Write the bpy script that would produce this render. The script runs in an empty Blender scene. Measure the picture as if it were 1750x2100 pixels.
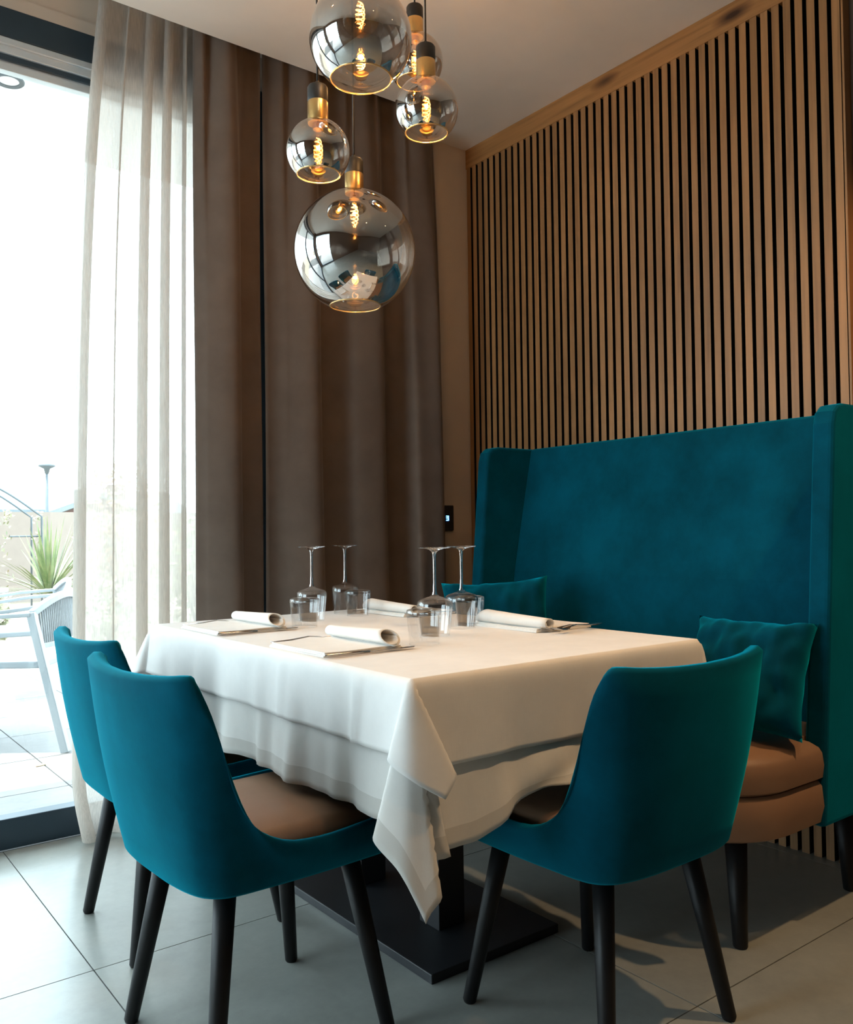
import bpy, bmesh, math, random
import numpy as np
from mathutils import Vector, Matrix
random.seed(7)
PI = math.pi
scene = bpy.context.scene
COL = scene.collection

# ------------------------------------------------------------------ camera
cam_data = bpy.data.cameras.new('camera')
cam = bpy.data.objects.new('camera', cam_data)
COL.objects.link(cam)
cam_data.sensor_fit = 'HORIZONTAL'
cam_data.sensor_width = 36.0
cam_data.lens = 36.0 * 1772.0195 / 1750.0
cam_data.clip_start = 0.02
cam_data.clip_end = 300
YAW, PITCH, ROLL = 0.653372202, 0.0241902891, 0.0128138418
fwd = Vector((math.sin(YAW) * math.cos(PITCH), math.cos(YAW) * math.cos(PITCH), math.sin(PITCH)))
r0 = Vector((math.cos(YAW), -math.sin(YAW), 0))
d0 = fwd.cross(r0)
right = r0 * math.cos(ROLL) + d0 * math.sin(ROLL)
down = d0 * math.cos(ROLL) - r0 * math.sin(ROLL)
m = Matrix.Identity(4)
for i in range(3):
    m[i][0] = right[i]; m[i][1] = -down[i]; m[i][2] = -fwd[i]
m[0][3], m[1][3], m[2][3] = 0.0, 0.0, 1.0
cam.matrix_world = m
scene.camera = cam

# ------------------------------------------------------------------ exposure, sky, sun, big lights
scene.view_settings.view_transform = 'Standard'
scene.view_settings.look = 'None'
scene.view_settings.exposure = 0.22
scene.view_settings.gamma = 1.0
scene.view_settings.use_curve_mapping = False

world = bpy.data.worlds.new('hazy_sky')
scene.world = world
world.use_nodes = True
bg = world.node_tree.nodes['Background']
bg.inputs['Color'].default_value = (0.74, 0.91, 1.0, 1)
bg.inputs['Strength'].default_value = 8.0

sun_data = bpy.data.lights.new('sun', 'SUN')
sun_data.energy = 6.0
sun_data.angle = 0.01
sun_data.color = (1.0, 0.95, 0.87)
sun = bpy.data.objects.new('sun', sun_data)
COL.objects.link(sun)
sun.rotation_euler = Vector((0.36, -0.20, -0.91)).to_track_quat('-Z', 'Y').to_euler()

# light portals filling the glazed openings: they guide the sky's light through the door and the added side window, give no light themselves
for loc, aim, sx, sy in (((-0.15, 3.12, 1.32), (0, -1, 0), 3.1, 2.46), ((-1.80, 2.05, 1.32), (1, 0, 0), 1.5, 2.46)):
    pd = bpy.data.lights.new('window_portal', 'AREA')
    pd.shape = 'RECTANGLE'; pd.size = sx; pd.size_y = sy
    pd.cycles.is_portal = True
    po = bpy.data.objects.new('window_portal', pd)
    COL.objects.link(po)
    po.location = loc
    po.rotation_euler = Vector(aim).to_track_quat('-Z', 'Z').to_euler()

# ------------------------------------------------------------------ materials
def new_mat(name):
    mt = bpy.data.materials.new(name); mt.use_nodes = True
    nt = mt.node_tree; nt.nodes.clear()
    out = nt.nodes.new('ShaderNodeOutputMaterial')
    return mt, nt, out

def pbsdf(nt, out, color, rough=0.5, metal=0.0, spec=0.5, sheen=0.0, sheen_tint=None, sheen_rough=0.4):
    p = nt.nodes.new('ShaderNodeBsdfPrincipled')
    p.inputs['Base Color'].default_value = (*color, 1)
    p.inputs['Roughness'].default_value = rough
    p.inputs['Metallic'].default_value = metal
    p.inputs['Specular IOR Level'].default_value = spec
    if sheen:
        p.inputs['Sheen Weight'].default_value = sheen
        p.inputs['Sheen Roughness'].default_value = sheen_rough
        if sheen_tint: p.inputs['Sheen Tint'].default_value = (*sheen_tint, 1)
    nt.links.new(p.outputs[0], out.inputs['Surface'])
    return p

def coords(nt, kind='Object', scale=(1, 1, 1)):
    tc = nt.nodes.new('ShaderNodeTexCoord')
    mp = nt.nodes.new('ShaderNodeMapping')
    mp.inputs['Scale'].default_value = scale
    nt.links.new(tc.outputs[kind], mp.inputs['Vector'])
    return mp.outputs['Vector']

def noise(nt, vec, scale, detail=4, rough=0.55):
    n = nt.nodes.new('ShaderNodeTexNoise')
    n.inputs['Scale'].default_value = scale
    n.inputs['Detail'].default_value = detail
    n.inputs['Roughness'].default_value = rough
    if vec is not None: nt.links.new(vec, n.inputs['Vector'])
    return n.outputs['Fac']

def ramp(nt, fac, stops):
    r = nt.nodes.new('ShaderNodeValToRGB')
    e = r.color_ramp.elements
    e[0].position, e[0].color = stops[0][0], (*stops[0][1], 1)
    e[1].position, e[1].color = stops[-1][0], (*stops[-1][1], 1)
    for pos, c in stops[1:-1]:
        k = e.new(pos); k.color = (*c, 1)
    nt.links.new(fac, r.inputs['Fac'])
    return r.outputs['Color']

def bump(nt, p, fac, strength, dist=0.002):
    b = nt.nodes.new('ShaderNodeBump')
    b.inputs['Strength'].default_value = strength
    b.inputs['Distance'].default_value = dist
    nt.links.new(fac, b.inputs['Height'])
    nt.links.new(b.outputs['Normal'], p.inputs['Normal'])

def simple(name, color, rough=0.5, metal=0.0, spec=0.5, var=0.0, vscale=8.0, bumpk=0.0, bscale=60.0, **kw):
    mt, nt, out = new_mat(name)
    p = pbsdf(nt, out, color, rough, metal, spec, **kw)
    v = coords(nt)
    if var:
        c = ramp(nt, noise(nt, v, vscale), [(0.3, tuple(x * (1 - var) for x in color)), (0.7, tuple(min(1, x * (1 + var)) for x in color))])
        nt.links.new(c, p.inputs['Base Color'])
    if bumpk:
        bump(nt, p, noise(nt, v, bscale, 3), bumpk)
    return mt

def emit(name, color, strength):
    mt, nt, out = new_mat(name)
    e = nt.nodes.new('ShaderNodeEmission')
    e.inputs['Color'].default_value = (*color, 1); e.inputs['Strength'].default_value = strength
    nt.links.new(e.outputs[0], out.inputs['Surface'])
    return mt

def thin_glass(name, tint, gloss_boost=0.0, rough=0.0, ior=1.5, gradient=None, gloss_tint=(1, 1, 1)):
    """thin clear sheet: lets light straight through, mirrors by Fresnel (+ a metallic coating when gradient is given)"""
    mt, nt, out = new_mat(name)
    tr = nt.nodes.new('ShaderNodeBsdfTransparent'); tr.inputs['Color'].default_value = (*tint, 1)
    gl = nt.nodes.new('ShaderNodeBsdfGlossy'); gl.inputs['Roughness'].default_value = rough
    gl.inputs['Color'].default_value = (*gloss_tint, 1)
    mx = nt.nodes.new('ShaderNodeMixShader')
    lw = nt.nodes.new('ShaderNodeLayerWeight'); lw.inputs['Blend'].default_value = 0.5
    pw = nt.nodes.new('ShaderNodeMath'); pw.operation = 'POWER'; pw.inputs[1].default_value = 5.0
    nt.links.new(lw.outputs['Facing'], pw.inputs[0])
    f0 = ((ior - 1) / (ior + 1)) ** 2
    fr = nt.nodes.new('ShaderNodeMath'); fr.operation = 'MULTIPLY_ADD'
    nt.links.new(pw.outputs[0], fr.inputs[0]); fr.inputs[1].default_value = 1 - f0; fr.inputs[2].default_value = f0
    add = nt.nodes.new('ShaderNodeMath'); add.operation = 'ADD'; add.use_clamp = True
    nt.links.new(fr.outputs[0], add.inputs[0]); add.inputs[1].default_value = gloss_boost
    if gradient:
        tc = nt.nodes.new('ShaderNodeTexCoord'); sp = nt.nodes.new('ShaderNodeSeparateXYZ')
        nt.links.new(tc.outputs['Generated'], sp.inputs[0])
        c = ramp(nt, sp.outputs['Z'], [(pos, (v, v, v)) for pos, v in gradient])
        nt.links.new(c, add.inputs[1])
    nt.links.new(add.outputs[0], mx.inputs['Fac'])
    nt.links.new(tr.outputs[0], mx.inputs[1]); nt.links.new(gl.outputs[0], mx.inputs[2])
    nt.links.new(mx.outputs[0], out.inputs['Surface'])
    return mt

def velvet(name, color, tint):
    mt, nt, out = new_mat(name)
    p = pbsdf(nt, out, color, 0.85, 0, 0.04, sheen=0.5, sheen_tint=tint, sheen_rough=0.45)
    v = coords(nt, scale=(1, 1, 1))
    f = noise(nt, v, 3.4, 6, 0.66)
    c = ramp(nt, f, [(0.32, tuple(x * 0.60 for x in color)), (0.68, tuple(x * 1.35 for x in color))])
    nt.links.new(c, p.inputs['Base Color'])
    v2 = coords(nt, scale=(160, 160, 12))
    bump(nt, p, noise(nt, v2, 3.0, 2), 0.12, 0.001)
    return mt

def linen(name, color, weave=420.0, transl=0.0):
    mt, nt, out = new_mat(name)
    p = pbsdf(nt, out, color, 0.85, 0, 0.2, sheen=0.15)
    v = coords(nt)
    f = noise(nt, v, 14.0, 5, 0.65)
    c = ramp(nt, f, [(0.3, tuple(x * 0.96 for x in color)), (0.7, tuple(min(1, x * 1.03) for x in color))])
    nt.links.new(c, p.inputs['Base Color'])
    mixn = nt.nodes.new('ShaderNodeMath'); mixn.operation = 'ADD'
    nt.links.new(noise(nt, coords(nt, scale=(weave, 30, 30)), 1.0, 2), mixn.inputs[0])
    nt.links.new(noise(nt, coords(nt, scale=(30, weave, weave)), 1.0, 2), mixn.inputs[1])
    bump(nt, p, mixn.outputs[0], 0.12, 0.0008)
    return mt

def oak(name, color, axis=2):
    mt, nt, out = new_mat(name)
    p = pbsdf(nt, out, color, 0.5, 0, 0.35)
    sc = [38, 38, 38]; sc[axis] = 1.6
    oi = nt.nodes.new('ShaderNodeObjectInfo')
    tc = nt.nodes.new('ShaderNodeTexCoord'); mp = nt.nodes.new('ShaderNodeMapping')
    mp.inputs['Scale'].default_value = sc
    cmb = nt.nodes.new('ShaderNodeCombineXYZ')
    mul = nt.nodes.new('ShaderNodeMath'); mul.operation = 'MULTIPLY'; mul.inputs[1].default_value = 57.0
    nt.links.new(oi.outputs['Random'], mul.inputs[0])
    for k in 'XYZ': nt.links.new(mul.outputs[0], cmb.inputs[k])
    nt.links.new(cmb.outputs[0], mp.inputs['Location'])
    nt.links.new(tc.outputs['Object'], mp.inputs['Vector'])
    f = noise(nt, mp.outputs[0], 1.5, 6, 0.62)
    c = ramp(nt, f, [(0.28, tuple(x * 0.66 for x in color)), (0.5, color), (0.75, tuple(min(1, x * 1.22) for x in color))])
    if axis == 1:
        vo = nt.nodes.new('ShaderNodeTexVoronoi'); vo.inputs['Scale'].default_value = 1.0
        nt.links.new(coords(nt, scale=(2.0, 2.3, 7.0)), vo.inputs['Vector'])
        kn = ramp(nt, vo.outputs['Distance'], [(0.05, (0.12, 0.08, 0.06)), (0.20, (1, 1, 1))])
        mk = nt.nodes.new('ShaderNodeMix'); mk.data_type = 'RGBA'; mk.blend_type = 'MULTIPLY'; mk.inputs['Factor'].default_value = 1.0
        nt.links.new(c, mk.inputs['A']); nt.links.new(kn, mk.inputs['B'])
        c = mk.outputs['Result']
    hsv = nt.nodes.new('ShaderNodeHueSaturation')
    mr = nt.nodes.new('ShaderNodeMapRange')
    mr.inputs['To Min'].default_value = 0.84; mr.inputs['To Max'].default_value = 1.14
    nt.links.new(oi.outputs['Random'], mr.inputs['Value'])
    nt.links.new(mr.outputs[0], hsv.inputs['Value']); nt.links.new(c, hsv.inputs['Color'])
    nt.links.new(hsv.outputs[0], p.inputs['Base Color'])
    bump(nt, p, f, 0.15, 0.001)
    return mt

def concrete_tile(name, color, rough):
    mt, nt, out = new_mat(name)
    p = pbsdf(nt, out, color, rough, 0, 0.65)
    v = coords(nt)
    a = noise(nt, v, 3.5, 9, 0.68)
    b = noise(nt, v, 34.0, 6, 0.7)
    ad = nt.nodes.new('ShaderNodeMath'); ad.operation = 'MULTIPLY_ADD'
    nt.links.new(b, ad.inputs[0]); ad.inputs[1].default_value = 0.45
    nt.links.new(a, ad.inputs[2])
    c = ramp(nt, ad.outputs[0], [(0.45, tuple(x * 0.80 for x in color)), (0.74, color), (1.0, tuple(x * 1.18 for x in color))])
    nt.links.new(c, p.inputs['Base Color'])
    rr = nt.nodes.new('ShaderNodeMapRange')
    rr.inputs['To Min'].default_value = rough - 0.01; rr.inputs['To Max'].default_value = rough + 0.05
    nt.links.new(a, rr.inputs['Value']); nt.links.new(rr.outputs[0], p.inputs['Roughness'])
    bump(nt, p, b, 0.08, 0.001)
    return mt

def sheer_mat(name, color, clear):
    mt, nt, out = new_mat(name)
    tr = nt.nodes.new('ShaderNodeBsdfTransparent'); tr.inputs['Color'].default_value = (0.97, 0.96, 0.95, 1)
    df = nt.nodes.new('ShaderNodeBsdfDiffuse'); df.inputs['Color'].default_value = (*color, 1)
    tl = nt.nodes.new('ShaderNodeBsdfTranslucent'); tl.inputs['Color'].default_value = (*color, 1)
    m1 = nt.nodes.new('ShaderNodeMixShader'); m1.inputs['Fac'].default_value = 0.5
    nt.links.new(df.outputs[0], m1.inputs[1]); nt.links.new(tl.outputs[0], m1.inputs[2])
    m2 = nt.nodes.new('ShaderNodeMixShader')
    f = noise(nt, coords(nt, scale=(330, 330, 22)), 1.0, 3)
    mr = nt.nodes.new('ShaderNodeMapRange')
    mr.inputs['From Min'].default_value = 0.3; mr.inputs['From Max'].default_value = 0.7
    mr.inputs['To Min'].default_value = clear + 0.10; mr.inputs['To Max'].default_value = clear - 0.10
    nt.links.new(f, mr.inputs['Value'])
    nt.links.new(mr.outputs[0], m2.inputs['Fac'])
    nt.links.new(m1.outputs[0], m2.inputs[1]); nt.links.new(tr.outputs[0], m2.inputs[2])
    nt.links.new(m2.outputs[0], out.inputs['Surface'])
    return mt

def leaf_mat(name, c1, c2):
    mt, nt, out = new_mat(name)
    p = pbsdf(nt, out, c1, 0.5, 0, 0.4)
    c = ramp(nt, noise(nt, coords(nt), 6.0, 3), [(0.35, c1), (0.65, c2)])
    nt.links.new(c, p.inputs['Base Color'])
    return mt

M_TEAL = velvet('teal_velvet', (0.0003, 0.047, 0.079), (0.0, 0.74, 1.0))
M_TAN = simple('tan_leatherette', (0.26, 0.145, 0.085), 0.48, 0, 0.4, var=0.10, vscale=5, bumpk=0.08, bscale=220)
M_BLACKWOOD = simple('black_stained_wood', (0.007, 0.0065, 0.007), 0.45, 0, 0.25, var=0.2, vscale=30)
M_BLACKMETAL = simple('black_powder_coat', (0.010, 0.011, 0.014), 0.5, 0, 0.5, var=0.1, vscale=60, bumpk=0.05, bscale=300)
M_CLOTH = linen('white_linen', (0.80, 0.78, 0.76))
M_CLOTH2 = linen('off_white_linen', (0.74, 0.72, 0.69))
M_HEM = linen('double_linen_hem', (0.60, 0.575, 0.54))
M_NAPKIN = linen('napkin_cotton', (0.80, 0.77, 0.73))
M_STEEL = simple('cutlery_steel', (0.56, 0.54, 0.52), 0.22, 1.0, var=0.05)
M_OAK = oak('oak_slat', (0.30, 0.145, 0.054), 2)
M_OAKH = oak('oak_board', (0.30, 0.138, 0.045), 1)
M_FELT = simple('black_felt', (0.006, 0.006, 0.007), 0.95, 0, 0.1, bumpk=0.2, bscale=400)
M_WALL = simple('warm_beige_paint', (0.62, 0.52, 0.43), 0.85, 0, 0.2, var=0.03, bumpk=0.04, bscale=150)
M_WALLB = simple('brown_paint', (0.13, 0.09, 0.07), 0.8, 0, 0.2, var=0.04)
M_CEIL = simple('ceiling_white', (0.80, 0.72, 0.645), 0.9, 0, 0.15, var=0.02, bumpk=0.03, bscale=120)
M_TILE = concrete_tile('grey_stone_tile', (0.30, 0.31, 0.285), 0.27)
M_GROUT = simple('dark_grout', (0.06, 0.06, 0.058), 0.9)
M_FRAME = simple('anthracite_frame', (0.030, 0.052, 0.072), 0.38, 0.3, var=0.08)
M_RAIL = simple('aluminium_track', (0.62, 0.66, 0.69), 0.35, 0.6, var=0.05)
M_PANE = thin_glass('window_glass', (0.97, 0.985, 0.98))
M_CLEAR = thin_glass('clear_glass', (0.985, 0.988, 0.99), 0.01, ior=1.5)
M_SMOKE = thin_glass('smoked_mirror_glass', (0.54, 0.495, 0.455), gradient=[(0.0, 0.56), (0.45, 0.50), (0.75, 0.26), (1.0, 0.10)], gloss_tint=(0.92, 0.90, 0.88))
M_BRASS = simple('brushed_brass', (0.72, 0.47, 0.19), 0.28, 1.0, var=0.06, vscale=40)
M_RIM = simple('gilded_rim', (0.85, 0.60, 0.28), 0.2, 0.7, var=0.05)
M_BLACK = simple('black_cap', (0.010, 0.010, 0.010), 0.45, var=0.1)
M_BULB = thin_glass('amber_bulb_glass', (1.0, 0.82, 0.55), 0.05)
M_FIL = emit('glowing_filament', (1.0, 0.52, 0.15), 34.0)
M_DRAPE = simple('taupe_drape', (0.135, 0.100, 0.080), 0.9, 0, 0.15, var=0.10, vscale=10, bumpk=0.10, bscale=260, sheen=0.25, sheen_tint=(0.9, 0.8, 0.75))
M_SHEER = sheer_mat('sheer_linen', (0.64, 0.585, 0.53), 0.27)
M_BLUE = emit('blue_display', (0.08, 0.35, 1.0), 9.0)
M_TERR = concrete_tile('terrace_stone', (0.225, 0.22, 0.217), 0.7)
M_WHITE = simple('white_render', (0.86, 0.86, 0.85), 0.8, var=0.02)
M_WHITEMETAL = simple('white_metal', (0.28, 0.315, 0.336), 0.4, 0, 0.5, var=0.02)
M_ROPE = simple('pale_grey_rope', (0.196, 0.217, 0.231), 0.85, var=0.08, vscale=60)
M_GREYMETAL = simple('grey_metal_plate', (0.098, 0.119, 0.133), 0.5, 0.2, var=0.05)
M_GREEN = leaf_mat('yucca_green', (0.112, 0.165, 0.068), (0.225, 0.247, 0.112))
M_SHRUB = leaf_mat('shrub_green', (0.136, 0.16, 0.08), (0.272, 0.216, 0.136))
M_ORANGE = leaf_mat('autumn_leaves', (0.32, 0.152, 0.096), (0.272, 0.256, 0.144))
M_BARK = simple('bark', (0.22, 0.17, 0.12), 0.9, var=0.3)
M_PEACH = simple('peach_render', (0.209, 0.169, 0.142), 0.85, var=0.04)
M_REDWALL = simple('red_brick_gable', (0.16, 0.088, 0.08), 0.85, var=0.06)
M_ROOF = simple('pale_grey_roof', (0.15, 0.173, 0.188), 0.8, var=0.06)
M_SOIL = simple('planted_soil', (0.22, 0.18, 0.13), 0.95, var=0.2)
M_LAMPDISC = emit('added_downlight_disc', (1.0, 0.75, 0.45), 4.0)

# ------------------------------------------------------------------ helpers
def link_mesh(name, me, mat=None, parent=None):
    o = bpy.data.objects.new(name, me)
    COL.objects.link(o)
    if mat is not None: me.materials.append(mat)
    if parent is not None: o.parent = parent
    return o

def obj(name, bm, mat, parent=None, smooth=False, bevel=0.0, seg=2, solid=0.0, subsurf=0, angle=None):
    bmesh.ops.recalc_face_normals(bm, faces=bm.faces[:])
    me = bpy.data.meshes.new(name)
    bm.to_mesh(me); bm.free()
    if smooth:
        me.polygons.foreach_set('use_smooth', [True] * len(me.polygons))
    o = link_mesh(name, me, mat, parent)
    if bevel:
        b = o.modifiers.new('bevel', 'BEVEL'); b.width = bevel; b.segments = seg; b.limit_method = 'ANGLE'
        b.angle_limit = math.radians(40)
    if solid:
        s = o.modifiers.new('solid', 'SOLIDIFY'); s.thickness = solid; s.offset = 0
    if subsurf:
        s = o.modifiers.new('sub', 'SUBSURF'); s.levels = subsurf; s.render_levels = subsurf
    return o

def pyobj(name, verts, faces, mat, parent=None, smooth=True, solid=0.0):
    me = bpy.data.meshes.new(name)
    me.from_pydata([tuple(v) for v in verts], [], [tuple(f) for f in faces])
    me.update()
    if smooth: me.polygons.foreach_set('use_smooth', [True] * len(me.polygons))
    o = link_mesh(name, me, mat, parent)
    if solid:
        s = o.modifiers.new('solid', 'SOLIDIFY'); s.thickness = solid; s.offset = 0
    return o

def tag(o, label=None, cat=None, group=None, kind=None):
    if label: o['label'] = label
    if cat: o['category'] = cat
    if group: o['group'] = group
    if kind: o['kind'] = kind
    return o

def thing(name, loc=(0, 0, 0), rz=0.0, label=None, cat=None, group=None, kind=None):
    o = bpy.data.objects.new(name, None)
    o.empty_display_size = 0.05
    COL.objects.link(o)
    o.location = loc; o.rotation_euler = (0, 0, rz)
    return tag(o, label, cat, group, kind)

def copy_tree(o, parent=None):
    c = o.copy(); COL.objects.link(c)
    if parent is not None: c.parent = parent
    for ch in list(o.children): copy_tree(ch, c)
    return c

def box(bm, x0, x1, y0, y1, z0, z1):
    v = [bm.verts.new(p) for p in ((x0, y0, z0), (x1, y0, z0), (x1, y1, z0), (x0, y1, z0), (x0, y0, z1), (x1, y0, z1), (x1, y1, z1), (x0, y1, z1))]
    for f in ((0, 3, 2, 1), (4, 5, 6, 7), (0, 1, 5, 4), (1, 2, 6, 5), (2, 3, 7, 6), (3, 0, 4, 7)):
        bm.faces.new([v[i] for i in f])

def boxobj(name, dims, mat, parent=None, bevel=0.0, seg=2):
    bm = bmesh.new(); box(bm, *dims)
    return obj(name, bm, mat, parent, bevel=bevel, seg=seg)

def frame_between(a, b):
    d = (Vector(b) - Vector(a)).normalized()
    up = Vector((0, 0, 1)) if abs(d.z) < 0.95 else Vector((1, 0, 0))
    s = d.cross(up).normalized(); t = s.cross(d).normalized()
    return s, t

def tube(bm, pts, rad, n=8, cap=True):
    pts = [Vector(p) for p in pts]
    if not hasattr(rad, '__len__'): rad = [rad] * len(pts)
    rings = []
    s = None
    for i, p in enumerate(pts):
        a = pts[max(0, i - 1)]; b = pts[min(len(pts) - 1, i + 1)]
        d = (b - a).normalized()
        if s is None:
            s, t = frame_between(a, b)
        else:
            s = (s - d * s.dot(d)).normalized(); t = s.cross(d).normalized()
        rings.append([bm.verts.new(p + (s * math.cos(2 * PI * k / n) + t * math.sin(2 * PI * k / n)) * rad[i]) for k in range(n)])
    for i in range(len(rings) - 1):
        for k in range(n):
            bm.faces.new((rings[i][k], rings[i][(k + 1) % n], rings[i + 1][(k + 1) % n], rings[i + 1][k]))
    if cap:
        bm.faces.new(rings[0][::-1]); bm.faces.new(rings[-1])

def lathe(bm, prof, n=32, cx=0.0, cy=0.0, close_ends=False):
    rings = []
    for r, z in prof:
        if r < 1e-6:
            rings.append([bm.verts.new((cx, cy, z))])
        else:
            rings.append([bm.verts.new((cx + r * math.cos(2 * PI * k / n), cy + r * math.sin(2 * PI * k / n), z)) for k in range(n)])
    for a, b in zip(rings, rings[1:]):
        for k in range(n):
            k2 = (k + 1) % n
            if len(a) == 1 and len(b) == 1: continue
            if len(a) == 1: bm.faces.new((a[0], b[k2], b[k]))
            elif len(b) == 1: bm.faces.new((a[k], a[k2], b[0]))
            else: bm.faces.new((a[k], a[k2], b[k2], b[k]))

def prism(bm, poly, axis, a, b):
    """poly of 2D points extruded along axis ('x','y','z') between a and b"""
    def P(p, t):
        if axis == 'y': return (p[0], t, p[1])
        if axis == 'x': return (t, p[0], p[1])
        return (p[0], p[1], t)
    lo = [bm.verts.new(P(p, a)) for p in poly]
    hi = [bm.verts.new(P(p, b)) for p in poly]
    n = len(poly)
    bm.faces.new(lo[::-1]); bm.faces.new(hi)
    for i in range(n):
        bm.faces.new((lo[i], lo[(i + 1) % n], hi[(i + 1) % n], hi[i]))

def round_rect(x0, x1, y0, y1, r, n=8):
    """r: radii for corners (x0y0, x1y0, x1y1, x0y1)"""
    pts = []
    for (cx, cy, sx, sy, a0, rr) in ((x0, y0, 1, 1, PI, r[0]), (x1, y0, -1, 1, 1.5 * PI, r[1]), (x1, y1, -1, -1, 0, r[2]), (x0, y1, 1, -1, 0.5 * PI, r[3])):
        for k in range(n + 1):
            a = a0 + 0.5 * PI * k / n
            pts.append((cx + sx * rr + rr * math.cos(a), cy + sy * rr + rr * math.sin(a)))
    return pts

# ------------------------------------------------------------------ room shell
CZ = 2.754          # ceiling height
XR = 2.55           # face of the oak slats
YB = 3.0            # face of the wall by the corner

# floor of large stone tiles
floor = boxobj('floor', (-1.86, 2.62, -4.0, 3.06, -0.14, -0.006), M_GROUT); tag(floor, kind='structure')
TS = 0.951; X0T = 0.607; Y0T = 2.080
tile_me = None
for i in range(-3, 3):
    for j in range(-7, 2):
        tx0 = max(X0T + i * TS, -1.72); ty0 = Y0T + j * TS * 1.008
        tx1 = min(X0T + (i + 1) * TS, 2.60); ty1 = min(ty0 + TS * 1.008, 3.055)
        if tx1 - tx0 < 0.05 or ty1 - ty0 < 0.05: continue
        full = (tx1 - tx0 > TS - 1e-6) and (ty1 - ty0 > TS * 1.008 - 1e-6)
        g = 0.0015
        if full and tile_me is not None:
            o = link_mesh('tile', tile_me, None, floor)
        else:
            o = boxobj('tile', (g, tx1 - tx0 - g, g, ty1 - ty0 - g, -0.006, 0.0), M_TILE, floor)
            if full: tile_me = o.data
        o.location = (tx0, ty0, 0)

# ceiling with the shallow curtain pocket
bm = bmesh.new()
box(bm, -1.86, 2.62, -4.0, 2.822, CZ, CZ + 0.16)
box(bm, -1.86, 2.24, 2.822, 3.16, CZ + 0.13, CZ + 0.16)
box(bm, 2.24, 2.62, 2.822, 3.16, CZ, CZ + 0.16)
tag(obj('ceiling', bm, M_CEIL), kind='structure')

# wall carrying the slats
wr = boxobj('wall_right', (2.59, 2.75, -4.0, 3.2, -0.02, CZ + 0.05), M_WALLB); tag(wr, kind='structure')
boxobj('felt_backing', (2.574, 2.592, 1.262, 3.0, 0.0, 2.67), M_FELT, wr)
pitch = 0.0388
slat_me = None
y = 1.2625
while y < 2.99:
    if slat_me is None:
        bm = bmesh.new(); box(bm, XR, 2.575, 0, 0.0250, 0.0, 2.668)
        o = obj('slat', bm, M_OAK, wr); slat_me = o.data
        slat_me.materials.append(M_FELT)
        for pl in slat_me.polygons: pl.material_index = 0 if pl.normal.x < -0.9 else 1
    else:
        o = link_mesh('slat', slat_me, None, wr)
    o.location = (0, y, 0)
    y += pitch
tb = boxobj('trim_1', (2.548, 2.592, 1.26, 3.0, 2.666, CZ), M_OAKH, bevel=0.001, seg=1); tag(tb, kind='structure')
te = boxobj('trim_2', (2.552, 2.592, 1.254, 1.2605, 0.0, CZ), M_OAK); tag(te, kind='structure')

# back wall right of the glazing, lintel over it, other room walls
bm = bmesh.new()
box(bm, 2.20, 2.60, YB, 3.2, 0, CZ)
box(bm, 1.55, 2.20, 3.06, 3.2, 0, CZ + 0.13)
box(bm, -1.72, 1.55, 3.06, 3.2, 2.746, CZ + 0.13)
box(bm, -1.72, 1.55, 3.052, 3.062, 2.746, 2.790)
tag(obj('wall_back', bm, M_WALL), kind='structure')
bm = bmesh.new()
box(bm, -1.86, -1.72, -4.0, 3.2, 2.60, CZ + 0.13)
box(bm, -1.86, -1.72, 2.85, 3.2, 0, 2.60)
box(bm, -1.86, -1.72, -4.0, 1.25, 0, 2.60)
tag(obj('wall_left', bm, M_WALLB), kind='structure')
win = thing('added_window', (-1.78, 2.05, 0), kind='structure')  # added out of view, brings cool side light onto the chair backs
for (n_, d_, mt_) in (('bottom_rail', (-0.04, 0.04, -0.8, 0.8, 0.0, 0.098), M_FRAME), ('top_rail', (-0.04, 0.04, -0.8, 0.8, 2.55, 2.60), M_FRAME),
                      ('jamb', (-0.035, 0.035, -0.8, -0.73, 0.098, 2.55), M_FRAME), ('jamb', (-0.035, 0.035, 0.73, 0.8, 0.098, 2.55), M_FRAME),
                      ('pane', (-0.003, 0.003, -0.73, 0.73, 0.098, 2.55), M_PANE)):
    boxobj(n_, d_, mt_, win)
tag(boxobj('wall_front', (-1.86, 2.75, -4.15, -4.0, -0.02, CZ + 0.05), M_WALLB), kind='structure')

# sliding glass door
door = thing('door_1', (-0.425, 3.05, 0), kind='structure')
def dbox(name, d, mat, parent=door, bevel=0.0):
    x0, x1, y0, y1, z0, z1 = d
    return boxobj(name, (x0 + 0.425, x1 + 0.425, y0 - 3.05, y1 - 3.05, z0, z1), mat, parent, bevel)
dbox('bottom_rail', (-1.72, 1.55, 3.05, 3.11, 0.0, 0.098), M_FRAME, bevel=0.003)
dbox('top_box', (-1.72, 1.55, 3.05, 3.16, 2.648, 2.746), M_FRAME, bevel=0.003)
for k, (ya, yb_, za, zb, mt) in enumerate(((3.052, 3.075, 2.625, 2.648, M_RAIL), (3.062, 3.085, 2.600, 2.627, M_RAIL), (3.072, 3.10, 2.582, 2.602, M_FRAME), (3.082, 3.115, 2.552, 2.585, M_RAIL))):
    dbox('track_rail', (-1.72, 1.55, ya, yb_, za, zb), mt, bevel=0.002)
dbox('jamb', (1.42, 1.55, 3.05, 3.14, 0.098, 2.65), M_FRAME, bevel=0.003)
dbox('jamb', (-1.72, -1.64, 3.05, 3.14, 0.098, 2.65), M_FRAME, bevel=0.003)
dbox('mullion', (-0.15, -0.05, 3.06, 3.12, 0.098, 2.56), M_FRAME, bevel=0.003)
dbox('pane', (-1.64, -0.15, 3.094, 3.100, 0.095, 2.56), M_PANE)
dbox('pane', (-0.05, 1.42, 3.094, 3.100, 0.095, 2.56), M_PANE)

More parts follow.
